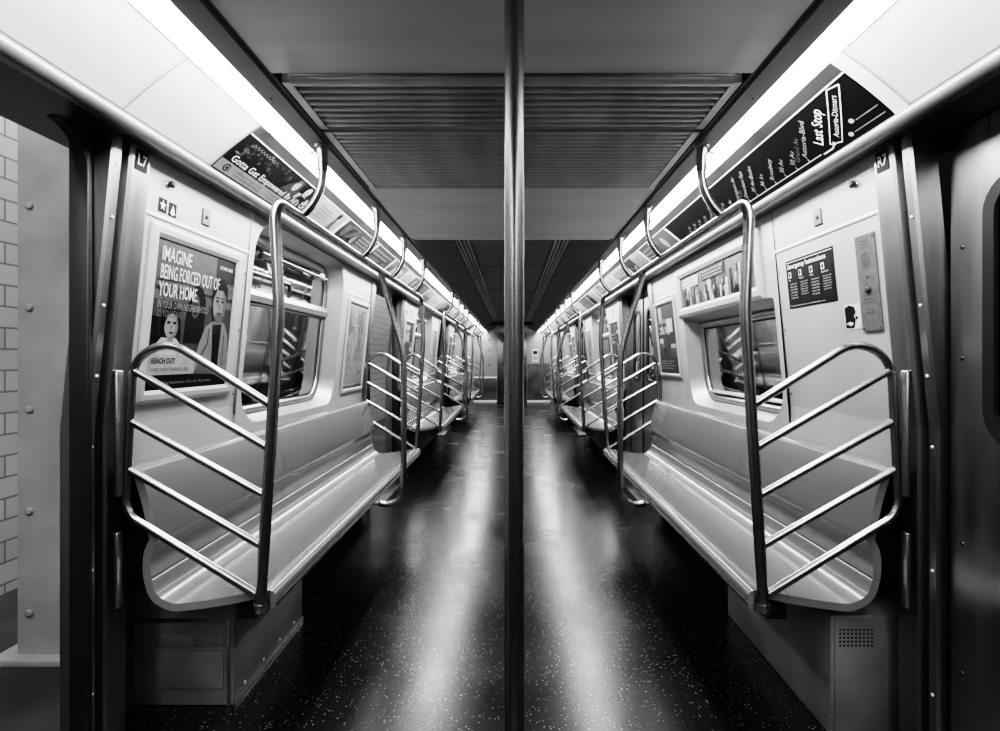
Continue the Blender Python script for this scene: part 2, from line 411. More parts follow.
# end wall with its middle door
ew = MB().box((-1.32, YE, 0), (1.32, YE + 0.05, 2.2)).build('wall_end', M['endwall']); tag(ew, kind='structure')
MB().box((-1.05, YE - 0.03, 0.0), (-0.42, YE, 0.05)).build('floor_reflection_strip', M['whitestrip'], ew)  # bright reflection at the wall foot, painted as a white strip
MB().box((0.42, YE - 0.03, 0.0), (1.05, YE, 0.05)).build('floor_reflection_strip', M['whitestrip'], ew)  # same painted reflection, right of the end door
MB().box((-1.05, YE - 0.02, 0.66), (-0.42, YE, 0.70)).build('ledge', M['whitestrip'], ew)
MB().box((-1.05, YE - 0.012, 0.055), (-0.42, YE, 0.655)).build('lower_panel', M['darksteel'], ew)
MB().box((0.42, YE - 0.012, 0.055), (1.05, YE, 1.05)).build('lower_panel', M['darksteel'], ew)
bl = MB(); bl.box((-1.0, YE - 0.12, 1.93), (1.0, YE, 2.13), 0.01); bl.build('bulkhead', M['ceil'], ew)
fe = MB()
for x, z in ((-0.62, 1.72), (-0.62, 1.42), (-0.62, 1.02)): fe.disc((x, YE, z), (0, -1, 0), 0.025, 0.012, 14)
fe.build('rivet', M['screw'], ew)
d = tag(empty('door_9', (0, YE, 0)), kind='structure')
def rel(mb, name, m, root):
    o = mb.build(name, m, root); o.matrix_parent_inverse = Matrix.Translation(-Vector(root.location)); return o
rel(MB().box((-0.40, YE - 0.035, 0.01), (0.40, YE - 0.001, 1.88), 0.006), 'door_leaf', M['darksteel'], d)
l = rrect(-0.14, 0.26, 1.05, 1.75, 0.06)
mb = MB().rings([[(x, YE - 0.036, z) for x, z in l], [(x, YE - 0.046, z) for x, z in l], [(x * 0.86 + 0.008, YE - 0.046, (z - 1.4) * 0.92 + 1.4) for x, z in l]], smooth=False)
rel(mb, 'window_seal', M['rubber'], d)
rel(MB().add([(x * 0.9, YE - 0.039, z) for x, z in l], [tuple(range(len(l)))]), 'window_pane', M['glass'], d)
rel(MB().tube(fillet([(-0.25, YE - 0.036, 1.02), (-0.25, YE - 0.11, 1.02), (-0.25, YE - 0.11, 1.66), (-0.25, YE - 0.036, 1.66)], 0.05), 0.022), 'handle', M['tube'], d)
c = Card(0.16, 0.36, 0.9); c.rect(0.02, 0.22, 0.14, 0.31, 0.15); c.rect(0.02, 0.05, 0.14, 0.18, 0.7)
tag(c.build('notice', lambda u, v, h: (0.56 + u, YE - 0.012 - h, 1.10 + v), M['print']), 'small white notice with a dark block on the end wall right of its door', 'notice')
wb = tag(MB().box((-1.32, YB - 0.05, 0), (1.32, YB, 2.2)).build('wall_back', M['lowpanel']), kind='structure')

# what lies beyond the glass
st = tag(MB().box((-2.75, YB - 2, -1), (-2.7, YE + 3, 3.4)).build('station_wall', M['tiles']), kind='structure')
tn = tag(MB().box((2.3, YB - 2, -1), (2.35, YE + 3, 3.4)).build('tunnel_wall', M['tunnel']), kind='structure')
pl = tag(MB().box((-2.7, YB - 2, -0.3), (-1.45, YE + 3, -0.05)).build('platform_slab', M['tunnel']), kind='structure')

# ------------------------------------------------------------------ windows
def window(s, b, kind, idx):
    o = b * BAY
    root = tag(empty('window_%d' % idx, (s * 1.19, (WIN0 + WIN1) / 2 + o, 0.885)), kind='structure')
    n = 7
    ztop = 1.825 if kind == 'hopper' else 1.47
    rt = 0.17 if kind == 'hopper' else 0.025
    ro = (rt, rt, 0.17, 0.17)
    out = rrect(WIN0 + o, WIN1 + o, 0.885, 1.845, 0.002, n)
    A0 = rrect(2.425 + o, 3.705 + o, 0.905, ztop, ro, n)
    ri = (0.12, 0.12, 0.12, 0.12) if kind == 'hopper' else (0.03, 0.03, 0.12, 0.12)
    def ins(a, q): return rrect(2.425 + a + o, 3.705 - a + o, 0.905 + a * 0.9, ztop - a, tuple(max(0.012, r - q) for r in ro), n)
    mb = MB()
    mb.rings([wloop(out, s, -0.001), wloop(A0, s, -0.001)], smooth=False)
    rel(mb, 'panel', M['panel'], root)
    mb = MB()
    mb.rings([wloop(A0, s, -0.001), wloop(ins(0.004, 0.0), s, 0.006), wloop(ins(0.03, 0.01), s, 0.095), wloop(ins(0.036, 0.02), s, 0.10)])
    rel(mb, 'reveal', M['frame'], root)
    mb = MB()
    mb.rings([wloop(ins(0.034, 0.02), s, 0.100), wloop(ins(0.036, 0.02), s, 0.088), wloop(ins(0.060, 0.035), s, 0.086), wloop(ins(0.072, 0.04), s, 0.098), wloop(ins(0.072, 0.04), s, 0.106)])
    rel(mb, 'window_frame', M['steel'], root)
    mb = MB()
    mb.rings([wloop(ins(0.070, 0.04), s, 0.1035), wloop(ins(0.082, 0.05), s, 0.1035)], smooth=False)
    rel(mb, 'window_seal', M['rubber'], root)
    G = ins(0.072, 0.04)
    if kind == 'hopper':
        def clip(loop, z, up): return [(y, max(zz, z) if up else min(zz, z)) for y, zz in loop]
        lo = clip(G, 1.485, False); hi = clip(G, 1.515, True)
        rel(MB().add(wloop(lo, s, 0.105), [tuple(range(len(lo)))]), 'window_pane', M['glass'], root)
        rel(MB().add(wloop(hi, s, 0.105), [tuple(range(len(hi)))]), 'window_pane', M['glass'], root)
        y0, y1 = 2.47 + o, 3.66 + o
        mb = MB(); mb.rings([[(s * (xw(z) + dd), y, z) for z, dd in ((1.472, 0.1), (1.472, 0.078), (1.50, 0.068), (1.528, 0.078), (1.528, 0.1))] for y in (y0, y1)], closed=True, cap=True, smooth=False)
        rel(mb, 'transom', M['frame'], root)
        mb = MB().box((s * (xw(1.465) + 0.085), y0, 1.455), (s * (xw(1.465) + 0.10), y1, 1.4715)); rel(mb, 'transom_seal', M['rubber'], root)
        mb = MB().tube([(s * (xw(1.7) + 0.06), 2.62 + o, 1.70), (s * (xw(1.7) + 0.06), 3.52 + o, 1.70)], 0.011, 10); q = rel(mb, 'latch_bar', M['tube'], root)
        for y in (2.70, 3.40):
            mb = MB().box((s * (xw(1.7) + 0.045), y + o, 1.685), (s * (xw(1.7) + 0.098), y + o + 0.07, 1.725), 0.006); rel(mb, 'latch', M['steel'], root)
    else:
        rel(MB().add(wloop(G, s, 0.105), [tuple(range(len(G)))]), 'window_pane', M['glass'], root)
        mb = MB().box((s * (xw(0.96) + 0.085), 2.52 + o, 0.985), (s * (xw(0.96) + 0.1), 3.60 + o, 1.0), 0.003); rel(mb, 'bottom_rail', M['bar'], root)
    return root
k = 1
for b in range(3):
    for s in (-1, 1):
        window(s, b, 'advert' if (s > 0 and b == 0) else 'hopper', k); k += 1

# ------------------------------------------------------------------ doors
def door(s, b, idx):
    yc = DOORC + b * BAY
    root = tag(empty('door_%d' % idx, (s * 1.22, yc, 0)), kind='structure')
    zz = [0.0, 0.5, 1.0, 1.4, 1.825]
    for e in (-1, 1):       # e: towards (-) or away from (+) the camera end of the opening
        # jamb: profile in (dy from the side panel's seam, extra depth)
        w = 0.694 if e > 0 else 0.726
        prof = [(w, 0.13), (w, -0.006), (w - 0.010, -0.010), (w - 0.085, -0.010), (w - 0.092, -0.003), (w - 0.096, 0.022), (w - 0.116, 0.022), (w - 0.120, -0.002), (w - 0.146, -0.002), (w - 0.152, 0.006), (w - 0.152, 0.072), (w - 0.10, 0.085), (w - 0.01, 0.135)]
        mb = MB().rings([[(s * (xw(z) + dd), yc + e * dy, z) for dy, dd in prof] for z in zz], closed=False, smooth=False)
        rel(mb, 'door_jamb', M['jamb'], root)
        mb = MB()
        for z in (0.25, 0.6, 0.95, 1.15, 1.35, 1.6, 1.75): mb.disc((s * (xw(z) - 0.002), yc + e * (w - 0.133), z), (-s, 0, 0), 0.005, 0.003, 8)
        rel(mb, 'screw', M['bar'], root)
        if s > 0:
            mb = MB().box((s * 1.255, yc + e * 0.536, 0.0), (s * 1.262, yc + e * 0.50, 1.825))
            rel(mb, 'black_seal', M['rubber'], root)
        if s < 0:           # slid open into its pocket: only the black leading edge shows
            y_ = yc + e * (w - 0.154)
            rel(MB().box((s * 1.168, y_ - e * 0.001, 0.02), (s * 1.222, y_ - e * 0.018, 1.82), 0.003), 'rubber_edge', M['rubber'], root)
            y_ -= e * 0.019; R_ = 0.10
            P = [(y_, 1.824)] + [(y_ - e * R_ + e * R_ * math.cos(t), 1.824 - R_ + R_ * math.sin(t)) for t in [PI / 2 * k / 8 for k in range(9)]]
            rel(MB().rings([[(s * x, y, z) for y, z in P] for x in (1.17, 1.20)], True, True, False), 'corner_gusset', M['rubber'], root)
            continue
        # leaf
        a, c = yc + e * 0.006, yc + e * 0.53
        y0, y1 = min(a, c), max(a, c)
        xd = 1.215
        of = rrect(y0, y1, 0.005, 1.822, (0.10, 0.004, 0.004, 0.004) if e > 0 else (0.004, 0.10, 0.004, 0.004), 6); wi = rrect(y0 + 0.11, y1 - 0.11, 0.98, 1.66, 0.09, 6); w2 = rrect(y0 + 0.14, y1 - 0.14, 1.01, 1.63, 0.065, 6)
        L = lambda lp, x: [(s * x, y, z) for y, z in lp]
        leaf = rel(MB().rings([L(of, xd + 0.03), L(of, xd), L(wi, xd), L(wi, xd + 0.03)], smooth=False), 'door_leaf', M['door'], root)
        q = MB().rings([L(wi, xd + 0.012), L(wi, xd - 0.006), L(w2, xd - 0.003), L(w2, xd + 0.012)], smooth=False); r_ = q.build('window_seal', M['rubber'], leaf)
        q = MB().add(L(w2, xd + 0.008), [tuple(range(len(w2)))]); q.build('window_pane', M['glass'], leaf)
        q = MB().box((s * (xd - 0.008), yc + e * 0.0005, 0.02), (s * (xd + 0.025), yc + e * 0.0055, 1.82)); q.build('rubber_edge', M['rubber'], leaf)
        q = MB()
        for z in (0.35, 0.7, 1.2, 1.5): q.disc((s * xd, yc + e * 0.49, z), (-s, 0, 0), 0.006, 0.003, 8)
        q.build('rivet', M['screw'], leaf)
    rel(MB().box((s * 1.05, yc - 0.69, 1.826), (s * 1.32, yc + 0.69, 1.846)), 'header', M['darksteel'], root)
    rel(MB().box((s * 1.06, yc - 0.55, 0.0002), (s * 1.30, yc + 0.55, 0.008), 0.002), 'threshold', M['darksteel'], root)
k = 1
for b in range(4):
    for s in (-1, 1): door(s, b, k); k += 1

# ------------------------------------------------------------------ riveted columns on the platform
for y, lab in ((2.46, 'riveted grey steel column on the platform outside the nearest left doorway'),):
    r = empty('station_column', (-1.9, y, -0.05)); tag(r, lab, 'column')
    P = [(-0.14, -0.17), (0.14, -0.17), (0.14, -0.14), (0.015, -0.14), (0.015, 0.14), (0.14, 0.14), (0.14, 0.17), (-0.14, 0.17), (-0.14, 0.14), (-0.015, 0.14), (-0.015, -0.14), (-0.14, -0.14)]
    rel(MB().rings([[(-1.9 + a, y + b, z) for a, b in P] for z in (-0.049, 3.3)], True, True, False), 'column_body', M['column'], r)
    for x in (-0.09, 0.09):
        for q in range(7): rel(MB().disc((-1.9 + x, y - 0.17, 0.15 + q * 0.42), (0, -1, 0), 0.016, 0.009, 12), 'rivet', M['column'], r)
    rel(MB().box((-2.12, y - 0.22, -0.0495), (-1.68, y + 0.22, -0.02), 0.004), 'base_plate', M['column'], r)
# ------------------------------------------------------------------ ceiling lamps
SEG = [(-2.25, 1.93), (1.945, 4.02), (4.035, 6.05), (6.065, 8.14), (8.155, 10.17), (10.185, 12.26), (12.275, 15.2)]
ORD = ['first', 'second', 'third', 'fourth', 'fifth', 'sixth', 'seventh', 'eighth', 'ninth', 'tenth', 'eleventh', 'twelfth', 'thirteenth', 'fourteenth', 'fifteenth', 'sixteenth', 'seventeenth', 'eighteenth', 'nineteenth', 'twentieth', 'twenty-first']
for s, nm in ((-1, 'left'), (1, 'right')):
    for k, (a, c) in enumerate(SEG):
        r = empty('strip_light', (s * 0.75, a, 1.93))
        lab = 'glowing white strip light on the %s, %s from the camera end' % (nm, ORD[k])
        tag(r, lab, 'light', 'strip lights along the cove')
        pf = [(0.690, 1.9205), (0.702, 1.917), (0.742, 1.936), (0.790, 1.962), (0.845, 1.9875)]
        rel(MB().rings([[(s * x, a, z) for x, z in pf], [(s * x, c, z) for x, z in pf]], closed=False), 'diffuser', M['lamp'], r)
        for y0, y1 in ((a, a + 0.012), (c - 0.012, c)):
            rel(MB().rings([[(s * x, y, z - 0.002) for x, z in pf] for y in (y0, y1)], closed=False), 'end_cap', M['strip'], r)

# ------------------------------------------------------------------ ceiling vents
def vent(y0, y1, n, label, round_bar):
    r = empty('ceiling_vent', (0, y0, 1.935)); tag(r, label, 'vent')
    p = (y1 - y0) / n
    mb = MB()
    for i in range(n):
        a = y0 + i * p
        pr = [(a + 0.20 * p, 1.968), (a + 0.22 * p, 1.942), (a + 0.36 * p, 1.934), (a + 0.72 * p, 1.936), (a + 0.84 * p, 1.946), (a + 0.86 * p, 1.968)]
        mb.rings([[(-0.585, y, z) for y, z in pr], [(0.585, y, z) for y, z in pr]], closed=False, smooth=True)
    rel(mb, 'slat', M['slat'], r)
    mb = MB(); mb.rings([[(x, y, z) for x, y in q] for q, z in (([(-0.612, y0), (0.612, y0), (0.612, y1), (-0.612, y1)], 1.96), ([(-0.612, y0), (0.612, y0), (0.612, y1), (-0.612, y1)], 1.9335), ([(-0.588, y0 + 0.003), (0.588, y0 + 0.003), (0.588, y1 - 0.003), (-0.588, y1 - 0.003)], 1.9335), ([(-0.588, y0 + 0.003), (0.588, y0 + 0.003), (0.588, y1 - 0.003), (-0.588, y1 - 0.003)], 1.96))], smooth=False)
    rel(mb, 'frame', M['ceil'], r)
    if round_bar:
        rel(MB().tube([(-0.58, y0 - 0.014, 1.935), (0.58, y0 - 0.014, 1.935)], 0.016, 14), 'front_bar', M['slat'], r)
    return r
vent(1.475, 1.775, 8, 'ceiling vent of wide dark slats with a round front bar', True)
vent(1.80, 2.395, 18, 'ceiling vent of many fine ribs behind the wide-slatted one', False)

# ------------------------------------------------------------------ benches
def bench_profile():
    return [(0.735, 0.497), (0.765, 0.497), (0.86, 0.478), (1.00, 0.458), (1.04, 0.462), (1.076, 0.485), (1.092, 0.53), (1.096, 0.575), (1.091, 0.612), (1.078, 0.642), (1.079, 0.668), (1.099, 0.765), (1.124, 0.848), (1.132, 0.862), (1.150, 0.870), (1.182, 0.873)]
def smooth_line(p, n=5):
    P = [p[0]] + p + [p[-1]]; out = []
    for i in range(1, len(P) - 2):
        for k in range(n):
            t = k / n; a, b, c, d = P[i - 1], P[i], P[i + 1], P[i + 2]
            out.append(tuple(0.5 * (2 * b[j] + (c[j] - a[j]) * t + (2 * a[j] - 5 * b[j] + 4 * c[j] - d[j]) * t * t + (3 * b[j] - a[j] - 3 * c[j] + d[j]) * t**3) for j in (0, 1)))
    out.append(p[-1]); return out
def shell(line, th):
    off = []
    for i, (x, z) in enumerate(line):
        a = line[max(0, i - 1)]; b = line[min(len(line) - 1, i + 1)]
        dx, dz = b[0] - a[0], b[1] - a[1]; l = math.hypot(dx, dz)
        off.append((x + dz / l * th, z - dx / l * th))
    return line + off[::-1]
def bench(s):
    r = empty('bench', (s * 0.95, BC, 0))
    a, c = GY0 + 0.022, GY1 - 0.022
    pf = smooth_line(bench_profile())
    i0 = min(range(len(pf)), key=lambda i: abs(pf[i][0] - 1.092) + abs(pf[i][1] - 0.53))
    seat_l, back_l = pf[:i0 + 1], pf[i0:]
    # seat with a rolled front lip
    lip = [(0.748, 0.440), (0.730, 0.437), (0.718, 0.446), (0.713, 0.465), (0.716, 0.484), (0.724, 0.494)]
    loop = shell(lip + seat_l, 0.022)
    n = len(lip + seat_l)
    def slab(line, name, m):
        N = 26; ys = [a + (c - a) * k / N for k in range(N + 1)]
        mb = MB(); lp = shell(line, 0.024)
        mb.rings([[(s * x, y, z) for x, z in lp] for y in ys], True, False, True)
        h = len(line)
        o = rel(mb, name, m, r)
        return o
    se = slab(lip + seat_l, 'seat', M['seat']); ba = slab(back_l, 'backrest', M['seat'])
    def ends(line, name, par):
        lp = shell(line, 0.024); h = len(line)
        for y, q in ((a, -1), (c, 1)):
            mb = MB(); A = [(s * x, y + q * 0.0, z) for x, z in lp]; 
            for i in range(h - 1): mb.add([A[i], A[i + 1], A[2 * h - 2 - i], A[2 * h - 1 - i]], [(0, 1, 2, 3)])
            mb.build(name, M['seatedge'], par)
    ends(lip + seat_l, 'end_edge', se); ends(back_l, 'end_edge', ba)
    for o in (se, ba):
        for ch in o.children: ch.matrix_parent_inverse = Matrix.Identity(4)
    # panel joints of the backrest and the crease line along the seat
    for y in (a + (c - a) * 0.36, a + (c - a) * 0.68):
        mb = MB(); q = [(x - 0.0012, z + 0.0006) for x, z in back_l[:-3]]
        mb.rings([[(s * x, y, z) for x, z in q], [(s * x, y + 0.003, z) for x, z in q]], closed=False)
        mb.build('joint', M['rubber'], ba)
    # support beam, wall apron and the heater box below
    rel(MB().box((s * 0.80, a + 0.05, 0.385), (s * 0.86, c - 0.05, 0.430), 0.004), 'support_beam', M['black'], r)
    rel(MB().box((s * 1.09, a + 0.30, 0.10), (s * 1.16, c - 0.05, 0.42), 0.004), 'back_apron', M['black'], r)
    return r
def heater_box(r, s):
    if s < 0:
        b = rel(MB().box((s * 0.963, 1.917, 0.001), (s * 1.312, 2.55, 0.40), 0.004), 'heater_box', M['boxm'], r)
        mb = MB(); Y = 1.9165
        mb.box((s * 0.972, Y - 0.006, 0.292), (s * 1.300, Y, 0.305)); mb.box((s * 0.972, Y - 0.006, 0.001), (s * 0.982, Y, 0.292))
        mb.build('panel_frame', M['steel'], b)
        mb = MB()
        for x0, x1 in ((0.995, 1.098), (1.108, 1.23)): mb.box((s * x0, Y - 0.004, 0.205), (s * x1, Y, 0.245), 0.0015)
        mb.box((s * 0.995, Y - 0.004, 0.06), (s * 1.23, Y, 0.185), 0.0015)
        mb.build('access_plate', M['boxm'], b)
        mb = MB(); mb.box((s * 0.9575, 1.92, 0.001), (s * 0.9625, 2.55, 0.018)); 
        mb.build('floor_edge', M['steel'], b)
        for y in (2.0, 2.15, 2.3, 2.45): MB().disc((s * 0.9625, y, 0.035), (-s, 0, 0), 0.006, 0.003, 8).build('rivet', M['bar'], b)
    else:
        b = rel(MB().box((s * 1.01, 1.76, 0.001), (s * 1.312, 2.6, 0.385), 0.004), 'heater_box', M['boxm'], r)
        Y = 1.7595
        pl = MB().box((s * 1.022, Y - 0.004, 0.01), (s * 1.178, Y, 0.375), 0.001).build('vent_plate', M['boxm'], b)
        mb = MB()
        for i in range(9):
            for j in range(5):
                x, z = 1.035 + i * 0.0125, 0.345 - j * 0.0125
                mb.box((s * x, Y - 0.0046, z), (s * (x + 0.006), Y - 0.0040, z - 0.006))
        mb.build('perforation', M['black'], pl)
WH = ['nearest', 'middle', 'farthest']
for s, nm in ((-1, 'left'), (1, 'right')):
    p = bench(s)
    for b in range(3):
        o = p if b == 0 else None
        if b:
            o = copy_tree(p)
            o.location.y += b * BAY
        tag(o, 'glossy grey moulded plastic bench on the %s side, %s of its row of three' % (nm, WH[b]), 'bench', 'grey plastic benches')
    heater_box(p, s)

# ------------------------------------------------------------------ handrails (rail with bent end poles, bowed middle pole, hoops)
RX, RZ, TR = 0.712, 1.675, 0.0165
def handrail(s):
    r = empty('handrail', (s * 0.72, BC, 0))
    def endpole(y, e):
        return [(s * 0.752, y, 0.452), (s * 0.752, y, 0.50), (s * 0.697, y, 1.34), (s * RX, y, RZ), ]
    a = fillet([(s * 0.753, GY0, 0.450), (s * 0.697, GY0, 1.34), (s * RX, GY0, RZ), (s * RX, GY1, RZ), (s * 0.697, GY1, 1.34), (s * 0.753, GY1, 0.450)], [0.9, 0.07, 0.07, 0.9], 9)
    rel(MB().tube(a, TR, 16), 'rail', M['tube'], r)
    for y in (GY0, GY1):
        rel(MB().tube([(s * 0.7545, y, 0.436), (s * 0.7537, y, 0.446), (s * 0.7515, y, 0.468)], [0.012, 0.021, 0.021], 14), 'foot_socket', M['tube'], r)
    b = fillet([(s * RX, BC, RZ - 0.012), (s * 0.585, BC, 1.22), (s * 0.590, BC, 0.395), (s * 0.72, BC, 0.415)], [0.7, 0.09], 10)
    rel(MB().tube(b, TR, 16), 'middle_pole', M['tube'], r)
    for k, y in enumerate((1.885, 2.645, 3.30, 4.04)):
        h = fillet([(s * 0.643, y, 1.918), (s * 0.643, y, 1.755), (s * (RX - 0.001), y, RZ + 0.012)], [0.19], 12)
        q = rel(MB().tube(h, 0.0135, 14), 'hoop', M['tube'], r)
        MB().tube([(s * 0.643, y, 1.917), (s * 0.643, y, 1.838)], 0.0168, 14).build('collar', M['tube'], q)
        MB().tube([(s * 0.643, y, 1.9225), (s * 0.643, y, 1.915)], [0.026, 0.022], 14).build('ceiling_flange', M['strip'], q)
    return r
for s, nm in ((-1, 'left'), (1, 'right')):
    p = handrail(s)
    for b in range(3):
        o = p
        if b: o = copy_tree(p); o.location.y += b * BAY
        tag(o, 'steel tube handrail with ceiling hoops and bowed pole above the %s %s bench' % (WH[b], nm), 'handrail', 'tube handrails over the benches')

# ------------------------------------------------------------------ seat guards
def fit_end(mb, i0, n, s, y, d):
    d = Vector(d).normalized()
    for i in range(i0, i0 + n):
        v = Vector(mb.v[i]); t = (v.z - 0.45) / 0.89
        for _ in range(3):
            t = (v.z - 0.45) / 0.89
            tx = s * (0.753 - 0.056 * t + math.sqrt(max(0.0, TR * TR - (v.y - y) ** 2)) + 0.0011)
            v = v + d * ((tx - v.x) / d.x)
        mb.v[i] = tuple(v)
def guard(s, e):
    y = GY0 if e < 0 else GY1
    r = empty('seat_guard', (s * 0.95, y, 0.45))
    def px(z): # face of the end pole towards the wall
        t = (z - 0.45) / (1.34 - 0.45); return 0.753 + (0.697 - 0.753) * t + TR + 0.0012
    lp = fillet([(s * px(1.067), y, 1.067), (s * 1.128, y, 1.318), (s * 1.158, y, 0.738), (s * px(0.497), y, 0.497)], [0.105, 0.085], 12)
    mb = MB().tube(lp, 0.0125, 14, False); n = len(mb.v)
    fit_end(mb, 0, 14, s, y, lp[1] - lp[0]); fit_end(mb, n - 14, 14, s, y, lp[-1] - lp[-2]); rel(mb, 'frame_tube', M['tube'], r)
    for zp, zw in ((0.938, 1.163), (0.795, 1.01), (0.645, 0.867)):
        xe = 1.128 + (1.158 - 1.128) * (1.318 - zw) / (1.318 - 0.738) - 0.008
        mb = MB().tube([(s * px(zp), y, zp), (s * xe, y, zw)], 0.0115, 12, False)
        fit_end(mb, 0, 12, s, y, (s * (xe - px(zp)), 0, zw - zp)); rel(mb, 'bar', M['tube'], r)
    yy = y + e * 0.03
    for z0, z1 in ((0.795, 1.165), (0.47, 0.69)):
        rel(MB().box((s * 1.150, yy - 0.014, z0), (s * 1.162, yy + 0.014, z1), 0.003), 'wall_strip', M['steel'], r)
    return r
for s, nm in ((-1, 'left'), (1, 'right')):
    for e, en in ((-1, 'near'), (1, 'far')):
        p = guard(s, e)
        for b in range(3):
            o = p
            if b: o = copy_tree(p); o.location.y += b * BAY
            tag(o, 'sloping barred tube guard at the %s end of the %s %s bench' % (en, WH[b], nm), 'railing', 'barred seat end guards')

# ------------------------------------------------------------------ pole in the doorway
r = empty('grab_pole', (0.004, 0.98, 0)); tag(r, 'tall shiny vertical steel pole in the middle of the aisle, full height', 'pole')
rel(MB().tube([(0.004, 0.98, 0.02), (0.004, 0.98, 1.92)], 0.0175, 28), 'pole', M['tube'], r)
rel(MB().tube([(0.004, 0.98, 0.0005), (0.004, 0.98, 0.012), (0.004, 0.98, 0.03)], [0.045, 0.045, 0.019], 24), 'floor_flange', M['tube'], r)
rel(MB().tube([(0.004, 0.98, 1.9345), (0.004, 0.98, 1.92), (0.004, 0.98, 1.905)], [0.045, 0.045, 0.019], 24), 'ceiling_flange', M['tube'], r)

# ------------------------------------------------------------------ printed things on the walls
def framed(name, s, y0, y1, z0, z1, card, fw, label, cat, fm='panel', group=None, depth=0.014):
    r = empty(name, (s * xw((z0 + z1) / 2), (y0 + y1) / 2, z0)); tag(r, label, cat, group)
    o, i = rrect(y0 - fw, y1 + fw, z0 - fw, z1 + fw, 0.006, 3), rrect(y0, y1, z0, z1, 0.004, 3)
    m2, m3 = rrect(y0 - fw * 0.7, y1 + fw * 0.7, z0 - fw * 0.7, z1 + fw * 0.7, 0.006, 3), rrect(y0 - fw * 0.3, y1 + fw * 0.3, z0 - fw * 0.3, z1 + fw * 0.3, 0.005, 3)
    rel(MB().rings([wloop(o, s, -0.0015), wloop(o, s, -depth * 0.6), wloop(m2, s, -depth), wloop(m3, s, -depth), wloop(i, s, -depth * 0.5), wloop(i, s, -0.0015)], smooth=False), 'frame', M[fm], r)
    c = card.build('printed_sheet', on_wall(s, y0, y1, z0), M['glossprint'], r, thick=0.0022, step=0.0005); c.matrix_parent_inverse = Matrix.Translation(-Vector(r.location))
    return r
def fill_text(c, x0, y0, x1, y1, n, g, layer=2, words='the of and home help train city line call today people free every night stop open door'.split()):
    h = (y1 - y0) / n
    for k in range(n):
        t = ''
        while len(t) < 1.9 * (x1 - x0) / (h * 0.72): t += random.choice(words) + ' '
        c.text(t.strip(), x0, y1 - (k + 0.8) * h, h * 0.85, g, layer, width=(x1 - x0) * random.uniform(0.82, 1.0))

# the big poster on the left
W, H = 0.50, 0.495
c = Card(W, H, 0.30)
c.rect(0, 0.30, W, H, 0.42); c.rect(0, 0.33, W, 0.345, 0.5); c.rect(0.0, 0, W, 0.245, 0.30, 2); c.rect(0, 0.08, 0.06, 0.245, 0.05, 2); c.rect(0, 0, W, 0.045, 0.04, 4)
c.rect(0.36, 0.40, W, H, 0.22, 2); c.text('HOME LINE', 0.385, 0.452, 0.018, 0.92, 3, bold=0.02)
c.line([(0, 0.36), (W, 0.385)], 0.006, 0.55, 1)
# woman behind, man at right, girl at left: plain generic figures
c.poly([(0.185, 0.16), (0.30, 0.16), (0.31, 0.25), (0.305, 0.325), (0.28, 0.36), (0.245, 0.37), (0.21, 0.35), (0.195, 0.29)], 0.06, 3)
c.ell(0.243, 0.292, 0.026, 0.042, 0.36, 4); c.ell(0.243, 0.268, 0.011, 0.005, 0.2, 5)
c.ell(0.234, 0.300, 0.006, 0.004, 0.12, 5); c.ell(0.254, 0.300, 0.006, 0.004, 0.12, 5)
c.poly([(0.255, 0.06), (0.285, 0.16), (0.32, 0.225), (0.36, 0.245), (0.45, 0.245), (0.485, 0.20), (0.50, 0.10), (0.50, 0.05)], 0.55, 4)
c.poly([(0.385, 0.06), (0.365, 0.235), (0.43, 0.24), (0.425, 0.06)], 0.08, 5)
c.line([(0.30, 0.11), (0.34, 0.16), (0.345, 0.22)], 0.007, 0.3, 5); c.line([(0.46, 0.08), (0.455, 0.20)], 0.007, 0.35, 5)
c.poly([(0.27, 0.05), (0.30, 0.11), (0.36, 0.075), (0.42, 0.06), (0.40, 0.045)], 0.42, 6)
c.ell(0.40, 0.318, 0.048, 0.070, 0.44, 6, 24); c.ell(0.392, 0.318, 0.036, 0.062, 0.56, 6.5, 24); c.ell(0.401, 0.262, 0.034, 0.016, 0.36, 6.7, 20); c.poly([(0.37, 0.25), (0.43, 0.25), (0.432, 0.20), (0.368, 0.20)], 0.5, 5)
c.poly([(0.35, 0.325), (0.352, 0.375), (0.372, 0.405), (0.42, 0.415), (0.452, 0.385), (0.455, 0.33), (0.443, 0.35), (0.42, 0.372), (0.375, 0.368)], 0.05, 7)
for x in (0.382, 0.42): c.ell(x, 0.327, 0.010, 0.005, 0.10, 7); c.rect(x - 0.014, 0.337, x + 0.014, 0.342, 0.1, 7)
c.poly([(0.398, 0.325), (0.392, 0.298), (0.410, 0.298)], 0.45, 7); c.rect(0.385, 0.278, 0.418, 0.283, 0.2, 7); c.ell(0.40, 0.262, 0.03, 0.012, 0.40, 7)
c.poly([(0.045, 0.13), (0.055, 0.25), (0.085, 0.295), (0.125, 0.30), (0.155, 0.275), (0.165, 0.20), (0.175, 0.10), (0.03, 0.10)], 0.05, 5)
c.poly([(0.005, 0.07), (0.02, 0.14), (0.06, 0.175), (0.14, 0.175), (0.185, 0.14), (0.195, 0.07)], 0.78, 6)
c.ell(0.108, 0.222, 0.040, 0.052, 0.50, 7, 24); c.ell(0.100, 0.222, 0.030, 0.046, 0.62, 7.5, 24); c.poly([(0.094, 0.185), (0.124, 0.185), (0.122, 0.165), (0.096, 0.165)], 0.42, 6.5); c.poly([(0.064, 0.195), (0.066, 0.265), (0.085, 0.288), (0.128, 0.288), (0.150, 0.265), (0.152, 0.195), (0.143, 0.225), (0.132, 0.250), (0.108, 0.258), (0.086, 0.250), (0.073, 0.225)], 0.05, 8)
